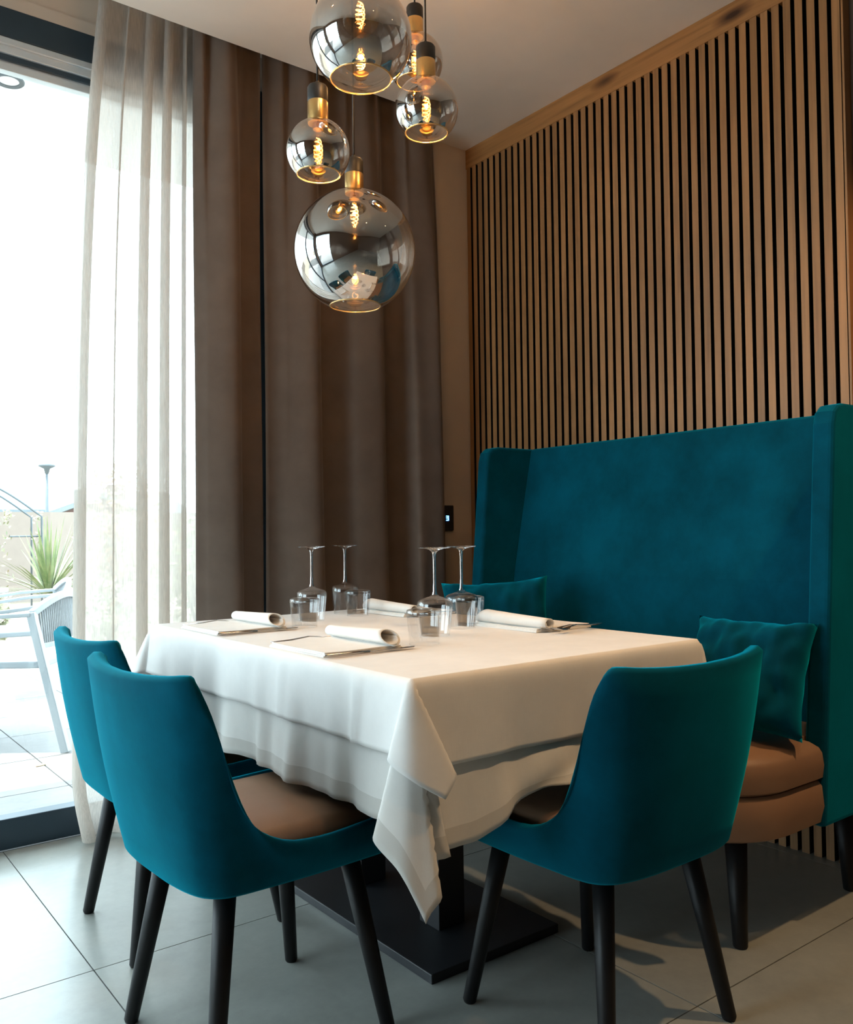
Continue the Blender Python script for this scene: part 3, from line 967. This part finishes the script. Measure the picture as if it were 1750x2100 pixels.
def make_knife():
    root = thing('table_knife', (0, 0, 0), 0, 'steel', 'knife', 'steel table knives')
    bm = bmesh.new()
    tube(bm, [(0, 0, 0.004), (0.01, 0, 0.0042), (0.06, 0, 0.004), (0.11, 0, 0.0034)], [0.0030, 0.0040, 0.0037, 0.0028], 10)
    obj('handle', bm, M_STEEL, root, smooth=True)
    bm = bmesh.new()
    poly = [(0.108, -0.004), (0.20, -0.007), (0.222, -0.005), (0.230, 0.003), (0.226, 0.006), (0.108, 0.005)]
    prism(bm, poly, 'z', 0.0022, 0.0040)
    obj('blade', bm, M_STEEL, root, bevel=0.0005)
    return root
nap, frk, knf = make_napkin(), make_fork(), make_knife()
PL = [((0.893, 1.650), 0.0, 'on the window side nearest the viewer', 1),
      ((0.893, 2.170), 0.0, 'on the window side at the far left', 1),
      ((1.725, 1.655), PI, 'on the banquette side, right of the glasses', 2),
      ((1.725, 2.215), PI, 'at the far back of the table behind the glasses', 1)]
def place(proto, first, base, rz, dx, dy, dz, rr=0.0):
    o = proto if first else copy_tree(proto)
    c, s = math.cos(rz), math.sin(rz)
    o.location = (base[0] + c * dx - s * dy, base[1] + s * dx + c * dy, TOP + dz)
    o.rotation_euler = (0, 0, rz + rr)
    return o
ff = True
for k, (b, rz, where, nf) in enumerate(PL):
    o = place(nap, k == 0, b, rz, 0, 0, 0); o['label'] = 'rolled and folded white napkin ' + where
    o = place(knf, k == 0, b, rz, 0.004, -0.133, 0.001); o['label'] = 'steel knife along the napkin edge ' + where
    for q in range(nf):
        if nf == 1:
            o = place(frk, ff, b, rz, 0.02, 0.126, 0.001, 0.06); o['label'] = 'steel fork beside the napkin ' + where
        else:
            o = place(frk, ff, b, rz, 0.0 + 0.012 * q, 0.132 + 0.016 * q, 0.002 + 0.004 * q, -0.05 + 0.16 * q)
            o['label'] = ('outer' if q else 'inner') + ' of two crossed steel forks ' + where
        ff = False

# ------------------------------------------------------------------ pendant lamps
def pendant(c, R, ro, rb, zb, label, energy):
    """globe centre c, radius R, mouth radius ro, bulb radius rb at height zb above the globe centre"""
    root = thing('pendant_lamp', c, 0, label, 'lamp', 'cluster of smoked glass globe pendants')
    rs = 0.0245
    prof = []
    a0 = math.asin(min(0.95, ro / R)); a1 = PI - math.asin(rs * 0.98 / R)
    N = 40
    for k in range(N + 1):
        a = a0 + (a1 - a0) * k / N
        prof.append((R * math.sin(a), -R * math.cos(a)))
    bm = bmesh.new(); lathe(bm, prof, 72)
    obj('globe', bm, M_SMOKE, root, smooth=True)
    bm = bmesh.new()
    zo = -R * math.cos(a0)
    ring = [(ro + 0.0018 * math.cos(t), zo + 0.0018 * math.sin(t)) for t in [2 * PI * k / 8 for k in range(9)]]
    lathe(bm, ring, 72)
    obj('globe_rim', bm, M_RIM, root, smooth=True)
    zt = R * math.cos(math.asin(rs * 0.98 / R))
    bm = bmesh.new()
    lathe(bm, [(0, zt - 0.006), (rs, zt - 0.006), (rs + 0.0005, zt - 0.003), (rs + 0.0005, zt + 0.046), (rs, zt + 0.047), (0, zt + 0.047)], 40)
    o = obj('brass_sleeve', bm, M_BRASS, root, smooth=True); o.data.set_sharp_from_angle(angle=0.6)
    bm = bmesh.new()
    lathe(bm, [(0, zt + 0.047), (rs, zt + 0.047), (rs + 0.0003, zt + 0.049), (rs + 0.0003, zt + 0.082), (rs - 0.003, zt + 0.087), (0.006, zt + 0.089), (0.005, zt + 0.098), (0, zt + 0.098)], 40)
    o = obj('socket_cap', bm, M_BLACK, root, smooth=True); o.data.set_sharp_from_angle(angle=0.6)
    bm = bmesh.new()
    tube(bm, [(0, 0, zt + 0.096), (0, 0, CZ - c[2] - 0.02)], 0.0026, 10)
    obj('cord', bm, M_BLACK, root, smooth=True)
    bm = bmesh.new()
    zc = CZ - c[2]
    lathe(bm, [(0, zc - 0.022), (0.026, zc - 0.022), (0.030, zc - 0.018), (0.030, zc), (0, zc)], 32)
    obj('ceiling_rose', bm, M_BLACK, root)
    # bulb
    bm = bmesh.new()
    top = zt - 0.004
    pr = [(0.0, zb - rb)]
    for k in range(1, 15):
        a = PI * k / 14 * 0.86
        pr.append((rb * math.sin(a), zb - rb * math.cos(a)))
    lastz = pr[-1][1]
    nk = max(lastz + 0.008, top - 0.012)
    pr += [(0.0145, nk), (0.0135, top)]
    lathe(bm, pr, 36)
    bl = obj('bulb', bm, M_BULB, root, smooth=True)
    bm = bmesh.new()
    lathe(bm, [(0, nk - 0.004), (0.0125, nk - 0.004), (0.0125, top), (0, top)], 20)
    obj('bulb_base', bm, M_BRASS, bl)
    bm = bmesh.new()
    pts = []
    for k in range(81):
        t = k / 80
        zz = zb + 0.034 - 0.062 * t
        rr = 0.0085 * math.sin(PI * min(1, 0.10 + t * 0.9)) + 0.0018
        pts.append((rr * math.cos(2 * PI * 3.0 * t), rr * math.sin(2 * PI * 3.0 * t), zz))
    tube(bm, pts, 0.0011, 6)
    pts2 = [(-p[0], -p[1], p[2]) for p in pts]
    tube(bm, pts2, 0.0011, 6)
    obj('filament', bm, M_FIL, bl)
    ld = bpy.data.lights.new('bulb_light', 'POINT')
    ld.energy = energy; ld.color = (1.0, 0.66, 0.34); ld.shadow_soft_size = 0.006
    lo = bpy.data.objects.new('bulb_light', ld); COL.objects.link(lo)
    lo.parent = root; lo.location = (0, 0, zb - 0.01)
    return root
PEN = 6.5
pendant((1.243, 1.923, 1.752), 0.161, 0.067, 0.045, 0.092, 'largest and lowest smoked glass globe pendant, mirror-like, in front of the drapes', PEN)
pendant((1.089, 1.651, 2.147), 0.1185, 0.070, 0.045, 0.050, 'big smoked globe pendant at the top, cut off by the picture edge', PEN)
pendant((1.063, 1.803, 1.930), 0.077, 0.052, 0.040, -0.002, 'small smoked globe pendant on the left side of the cluster', PEN)
pendant((1.332, 1.719, 2.077), 0.081, 0.054, 0.040, -0.002, 'small smoked globe pendant at the front right of the cluster', PEN)
pendant((1.517, 2.008, 2.390), 0.082, 0.055, 0.040, -0.002, 'small smoked globe pendant behind the others, half hidden', PEN)

# ------------------------------------------------------------------ added ceiling downlights, out of view, standing in for warm light
def downlight(x, y_, energy, aim, label, size=1.1):
    root = thing('downlight', (x, y_, CZ), 0, label, 'lamp', 'added warm ceiling downlights out of view')
    bm = bmesh.new()
    lathe(bm, [(0.034, -0.002), (0.048, -0.006), (0.050, -0.003), (0.050, 0.0), (0.034, 0.0)], 32)
    obj('trim_ring', bm, M_BLACK, root, smooth=True)
    bm = bmesh.new()
    lathe(bm, [(0, -0.001), (0.034, -0.001), (0.034, 0.0), (0, 0.0)], 32)
    obj('lens', bm, M_LAMPDISC, root)
    ld = bpy.data.lights.new('added_warm_beam', 'SPOT')
    ld.energy = energy; ld.color = (1.0, 0.65, 0.34); ld.spot_size = size; ld.spot_blend = 0.6; ld.shadow_soft_size = 0.035
    lo = bpy.data.objects.new('added_warm_beam', ld); COL.objects.link(lo)
    lo.parent = root; lo.location = (0, 0, -0.012)
    lo.rotation_euler = Vector(aim).to_track_quat('-Z', 'Y').to_euler()
downlight(2.05, 0.36, 88, (0.05, 0.30, -1), 'added out-of-view warm downlight in the ceiling near the slat wall', 1.5)
downlight(0.95, 0.33, 24, (0.05, 0.25, -1), 'added out-of-view warm downlight in the ceiling above the viewer', 1.5)
downlight(-1.0, -1.6, 20, (0, 0, -1), 'added out-of-view warm downlight far back in the ceiling', 1.6)

# ------------------------------------------------------------------ outside: terrace
terr = boxobj('terrace', (-6, 9, 3.2, 7.6, -0.20, -0.026), M_GROUT); tag(terr, kind='structure')
pt_me = None
for i in range(-3, 13):
    for j in range(0, 8):
        g = 0.003; S = 0.55
        if pt_me is None:
            o = boxobj('paving_tile', (g, S - g, g, S - g, -0.026, -0.02), M_TERR, terr); pt_me = o.data
        else:
            o = link_mesh('paving_tile', pt_me, None, terr)
        o.location = (-1.2 + i * S, 3.2 + j * S, 0)
tag(boxobj('garden_ground', (-30, 60, 7.6, 120, -0.3, -0.03), M_SOIL), kind='structure')
bm = bmesh.new(); box(bm, -3.7, 9, 3.2, 4.48, 2.90, 3.10); box(bm, -3.7, -1.86, -4.2, 3.2, 2.90, 3.10)  # second slab, out of view, added to keep sun out of the side window
tag(obj('terrace_roof', bm, M_WHITE), kind='structure')
tag(boxobj('side_terrace', (-6, -1.88, -6, 3.2, -0.20, -0.022), M_TERR), kind='structure')
td = thing('terrace_downlight', (0.794, 3.853, 2.90), 0, 'round grey recessed spotlight in the white terrace roof outside', 'lamp')
bm = bmesh.new(); lathe(bm, [(0.040, -0.004), (0.056, -0.008), (0.060, -0.004), (0.060, 0.0), (0.040, 0.0)], 32)
obj('trim_ring', bm, M_GREYMETAL, td, smooth=True)
bm = bmesh.new(); lathe(bm, [(0, -0.001), (0.040, -0.002), (0.040, 0.0), (0, 0.0)], 24)
obj('lens', bm, M_WHITE, td)

def flatbar(bm, pts, w, t):
    """rectangular bar swept along pts (w = half width sideways, t = half thickness)"""
    pts = [Vector(p) for p in pts]
    rings = []
    for i, p in enumerate(pts):
        a = pts[max(0, i - 1)]; b = pts[min(len(pts) - 1, i + 1)]
        s, u = frame_between(a, b)
        rings.append([bm.verts.new(p + s * w * q + u * t * r_) for q, r_ in ((-1, -1), (1, -1), (1, 1), (-1, 1))])
    for a, b in zip(rings, rings[1:]):
        for k in range(4): bm.faces.new((a[k], a[(k + 1) % 4], b[(k + 1) % 4], b[k]))
    bm.faces.new(rings[0][::-1]); bm.faces.new(rings[-1])

def make_garden_chair(label):
    """local: faces +x, left/right along y"""
    root = thing('garden_chair', (0, 0, -0.02), 0, label, 'chair', 'white rope-back garden chairs on the terrace')
    for s in (-1, 1):
        bm = bmesh.new()
        flatbar(bm, [(-0.28, s * 0.27, 0.0), (-0.175, s * 0.27, 0.42), (-0.125, s * 0.27, 0.63), (-0.118, s * 0.27, 0.665)], 0.021, 0.019)
        obj('rear_leg', bm, M_WHITEMETAL, root, bevel=0.004)
        bm = bmesh.new()
        flatbar(bm, [(0.36, s * 0.26, 0.0), (0.32, s * 0.26, 0.42)], 0.018, 0.018)
        obj('front_leg', bm, M_WHITEMETAL, root, bevel=0.004)
        bm = bmesh.new()
        flatbar(bm, [(-0.12, s * 0.27, 0.655), (0.10, s * 0.285, 0.645), (0.33, s * 0.28, 0.615)], 0.024, 0.010)
        obj('armrest', bm, M_WHITEMETAL, root, bevel=0.004)
        bm = bmesh.new()
        flatbar(bm, [(0.32, s * 0.275, 0.615), (0.31, s * 0.265, 0.42)], 0.016, 0.014)
        obj('arm_support', bm, M_WHITEMETAL, root, bevel=0.003)
    bm = bmesh.new()
    prism(bm, round_rect(-0.16, 0.34, -0.25, 0.25, (0.04, 0.06, 0.06, 0.04), 5), 'z', 0.395, 0.430)
    obj('seat', bm, M_WHITEMETAL, root, bevel=0.008)
    arc = [(-0.12 - 0.05 * (1 - (k / 10 - 1) ** 2), -0.27 + 0.054 * k, 0.66 + 0.075 * (1 - (k / 5 - 1) ** 2)) for k in range(11)]
    arcl = [(-0.135 - 0.04 * (1 - (k / 5 - 1) ** 2), -0.26 + 0.052 * k, 0.50) for k in range(11)]
    arc = [(-0.12 - 0.05 * (1 - (k / 5 - 1) ** 2), -0.27 + 0.054 * k, 0.66 + 0.075 * (1 - (k / 5 - 1) ** 2)) for k in range(11)]
    bm = bmesh.new(); flatbar(bm, arc, 0.016, 0.016); obj('top_rail', bm, M_WHITEMETAL, root, bevel=0.004)
    bm = bmesh.new(); flatbar(bm, arcl, 0.012, 0.012); obj('lower_rail', bm, M_WHITEMETAL, root, bevel=0.003)
    def at(A, f):
        q = f * 10; i = min(9, int(q)); u = q - i
        return Vector(A[i]).lerp(Vector(A[i + 1]), u)
    rope_me = None
    for k in range(34):
        f = (k + 0.6) / 34.2
        bm = bmesh.new()
        tube(bm, [at(arc, f), at(arcl, f) - Vector((0.004, 0, 0)), at(arcl, f) - Vector((0, 0, 0.012))], 0.0052, 6)
        obj('rope', bm, M_ROPE, root, smooth=True)
    return root
g1 = make_garden_chair('white rope-back garden chair outside nearest the glass, partly behind the curtain')
ang = math.atan2(0.594, -0.805)
g1.location = (1.075, 4.715, -0.02); g1.rotation_euler.z = ang
g2 = copy_tree(g1)
g2.location = (1.46, 6.15, -0.02); g2.rotation_euler.z = ang + 0.5
g2['label'] = 'white rope-back garden chair outside farther from the glass, behind the table'

gt = thing('garden_table', (0.48, 5.18, -0.02), ang, 'white pedestal garden table outside on the terrace, cut by the left edge', 'table')
bm = bmesh.new(); box(bm, -0.40, 0.40, -0.50, 0.50, 0.715, 0.74); obj('tabletop', bm, M_WHITEMETAL, gt, bevel=0.004)
bm = bmesh.new(); box(bm, -0.03, 0.03, -0.03, 0.03, 0.012, 0.715); obj('post', bm, M_GREYMETAL, gt, bevel=0.003)
bm = bmesh.new(); box(bm, -0.25, 0.25, -0.45, 0.45, 0.0, 0.014); obj('base_plate', bm, M_GREYMETAL, gt, bevel=0.002)

# fallen leaf
bm = bmesh.new()
lp = [(-0.03, 0), (-0.012, 0.016), (0.012, 0.018), (0.032, 0.0), (0.012, -0.018), (-0.012, -0.016)]
prism(bm, lp, 'z', 0.0, 0.003)
lf = obj('fallen_leaf', bm, M_ORANGE); lf.location = (0.985, 4.16, -0.02); lf.rotation_euler = (0, 0, 0.7)
tag(lf, 'orange fallen leaf on the terrace paving outside the door', 'leaf')

# garden plants
def yucca(loc, n, L, label, seed):
    root = thing('yucca_plant', loc, 0, label, 'plant')
    rnd = random.Random(seed)
    bm = bmesh.new()
    for k in range(n):
        az = rnd.uniform(0, 2 * PI); el = rnd.uniform(0.25, 1.5); l = L * rnd.uniform(0.75, 1.1)
        d = Vector((math.cos(az) * math.cos(el), math.sin(az) * math.cos(el), math.sin(el)))
        side = Vector((-math.sin(az), math.cos(az), 0))
        prev = None
        for i in range(6):
            t = i / 5
            p = d * l * t + Vector((0, 0, -0.28 * l * t * t * math.cos(el))) + Vector((0, 0, 0.28))
            w = 0.020 * (1 - t) ** 0.6 * (0.6 + 0.4 * min(1, t * 4)) + 0.001
            row = (bm.verts.new(p - side * w), bm.verts.new(p + Vector((0, 0, -0.006 * (1 - t)))), bm.verts.new(p + side * w))
            if prev:
                bm.faces.new((prev[0], prev[1], row[1], row[0])); bm.faces.new((prev[1], prev[2], row[2], row[1]))
            prev = row
    tag(obj('foliage', bm, M_GREEN, root, smooth=True), kind='stuff')
    bm = bmesh.new(); tube(bm, [(0, 0, 0), (0.01, 0, 0.30)], [0.07, 0.05], 10); obj('stem', bm, M_BARK, root, smooth=True)
def shrub(loc, rad, n, mat, label, seed, name='shrub'):
    root = thing(name, loc, 0, label, 'plant')
    rnd = random.Random(seed)
    V = []; F = []
    for k in range(n):
        while True:
            p = Vector((rnd.uniform(-1, 1), rnd.uniform(-1, 1), rnd.uniform(-1, 1)))
            if 0.35 < p.length < 1: break
        p = Vector((p.x * rad[0], p.y * rad[1], (p.z + 1.05) * rad[2]))
        a = Vector((rnd.gauss(0, 1), rnd.gauss(0, 1), rnd.gauss(0, 1))).normalized()
        b = a.orthogonal().normalized()
        s = 0.055 * rnd.uniform(0.7, 1.4) * max(0.8, rad[0])
        i0 = len(V)
        V += [p - a * s, p + b * s * 0.45, p + a * s, p - b * s * 0.45]
        F.append((i0, i0 + 1, i0 + 2, i0 + 3))
    tag(pyobj('foliage', V, F, mat, root, False), kind='stuff')
    bm = bmesh.new()
    for k in range(5):
        az = k * 1.3
        tube(bm, [(0.03 * math.cos(az), 0.03 * math.sin(az), 0), (rad[0] * 0.4 * math.cos(az), rad[1] * 0.4 * math.sin(az), rad[2] * 1.2)], [0.02, 0.008], 6)
    obj('stems', bm, M_BARK, root, smooth=True)
yucca((2.36, 9.6, 0.10), 90, 0.85, 'spiky green yucca plant outside behind the garden chairs', 4)
shrub((1.25, 8.4, -0.03), (0.55, 0.5, 0.34), 900, M_SHRUB, 'low leafy shrub in the garden bed left of the yucca', 1)
shrub((2.45, 8.1, -0.03), (0.55, 0.45, 0.32), 700, M_SHRUB, 'low leafy shrub in the garden bed under the yucca', 2)
shrub((3.45, 10.6, -0.03), (0.55, 0.5, 1.0), 1300, M_ORANGE, 'tall orange-leaved shrub seen through the sheer curtain', 3)
shrub((3.85, 9.2, -0.03), (0.62, 0.45, 0.62), 1200, M_SHRUB, 'green hedge shrub seen through the sheer curtain beside the orange one', 6)

# peach garden wall, rose arch, houses, street lamp
gw = boxobj('garden_wall', (-6, 14, 15.0, 15.25, -0.05, 1.42), M_PEACH); tag(gw, kind='structure')
ra = thing('garden_arch', (2.15, 10.9, -0.03), 0, 'thin metal garden arch with climbing shoots beyond the terrace', 'arch')
bm = bmesh.new()
for dy in (0, 0.5):
    tube(bm, [(-0.45 + 0.9 * (k / 14) , dy, 1.28 + 0.45 * math.sin(PI * (0.5 + 0.5 * k / 14))) for k in range(15)] + [(0.45, dy, 0.0)], 0.012, 6)
obj('frame', bm, M_GREYMETAL, ra, smooth=True)
bm = bmesh.new()
tube(bm, [(0.45, 0, 1.05), (0.45, 0.5, 1.05)], 0.010, 6); tube(bm, [(0.1, 0, 1.05), (0.45, 0, 1.05)], 0.010, 6)
obj('cross_bar', bm, M_GREYMETAL, ra, smooth=True)
rnd = random.Random(9); V = []; F = []
for k in range(160):
    t = rnd.random(); x = -0.3 + 0.8 * t + rnd.gauss(0, 0.03); z = rnd.uniform(0.35, 1.3) if rnd.random() < 0.6 else 1.3 + rnd.gauss(0, 0.05)
    x = rnd.choice((-0.1, 0.12, 0.45)) + rnd.gauss(0, 0.02); p = Vector((x, rnd.uniform(0, 0.4), z))
    a = Vector((rnd.gauss(0, 1), rnd.gauss(0, 1), rnd.gauss(0, 1))).normalized(); b = a.orthogonal().normalized(); i0 = len(V)
    V += [p - a * 0.03, p + b * 0.016, p + a * 0.03, p - b * 0.016]; F.append((i0, i0 + 1, i0 + 2, i0 + 3))
tag(pyobj('climbing_leaves', V, F, M_SHRUB, ra, False), kind='stuff')

def house(loc, rz, w, d, h, rise, mat, label, gable=None):
    root = thing('house', loc, rz, label, 'building', 'pale houses beyond the garden')
    bm = bmesh.new(); box(bm, -w / 2, w / 2, -d / 2, d / 2, 0, h); obj('walls', bm, mat, root)
    bm = bmesh.new(); prism(bm, [(-d / 2, h), (d / 2, h), (0, h + rise)], 'x', -w / 2 + 0.02, w / 2 - 0.02); obj('gable', bm, gable or mat, root)
    for s in (-1, 1):
        bm = bmesh.new()
        prism(bm, [(s * (d / 2 + 0.4), h - 0.4 * rise / (d / 2)), (s * (d / 2 + 0.4), h - 0.4 * rise / (d / 2) + 0.15), (0, h + rise + 0.15), (0, h + rise)], 'x', -w / 2 - 0.3, w / 2 + 0.3)
        obj('roof_slope', bm, M_ROOF, root)
    for k in range(3):
        wx = (-0.3 + 0.3 * k) * w
        f = boxobj('window', (wx - 0.5, wx + 0.5, -d / 2 - 0.03, -d / 2 + 0.05, h * 0.45, h * 0.80), M_WHITE, root)
        boxobj('pane', (wx - 0.42, wx + 0.42, -d / 2 - 0.04, -d / 2 - 0.02, h * 0.48, h * 0.77), M_ROOF, f)
    ch = boxobj('chimney', (0.8, 1.3, -0.3, 0.3, h + rise * 0.5, h + rise + 0.6), mat, root)
house((9.3, 29.5, -0.1), 1.15, 5.0, 4.0, 1.55, 0.75, M_REDWALL, 'low house with pale roof and reddish gable beyond the garden wall', M_REDWALL)
house((13.5, 48.0, -0.1), 0.1, 9.0, 6.0, 2.2, 1.3, M_WHITE, 'white house with grey roof farther behind the reddish gable')
house((5.0, 36.0, -0.1), -0.1, 6.0, 6.0, 2.1, 1.2, M_WHITE, 'white house with grey roof at the left picture edge beyond the arch')
sl = thing('street_lamp', (6.0, 24.6, -0.1), 0, 'slender street lamp rising above the far rooftops outside', 'lamp')
bm = bmesh.new(); tube(bm, [(0, 0, 0), (0, 0, 2.92)], [0.06, 0.035], 8); obj('pole', bm, M_GREYMETAL, sl, smooth=True)
bm = bmesh.new(); lathe(bm, [(0, 2.80), (0.05, 2.82), (0.08, 2.95), (0.22, 3.02), (0.22, 3.06), (0, 3.10)], 16); obj('lamp_head', bm, M_GREYMETAL, sl, smooth=True)
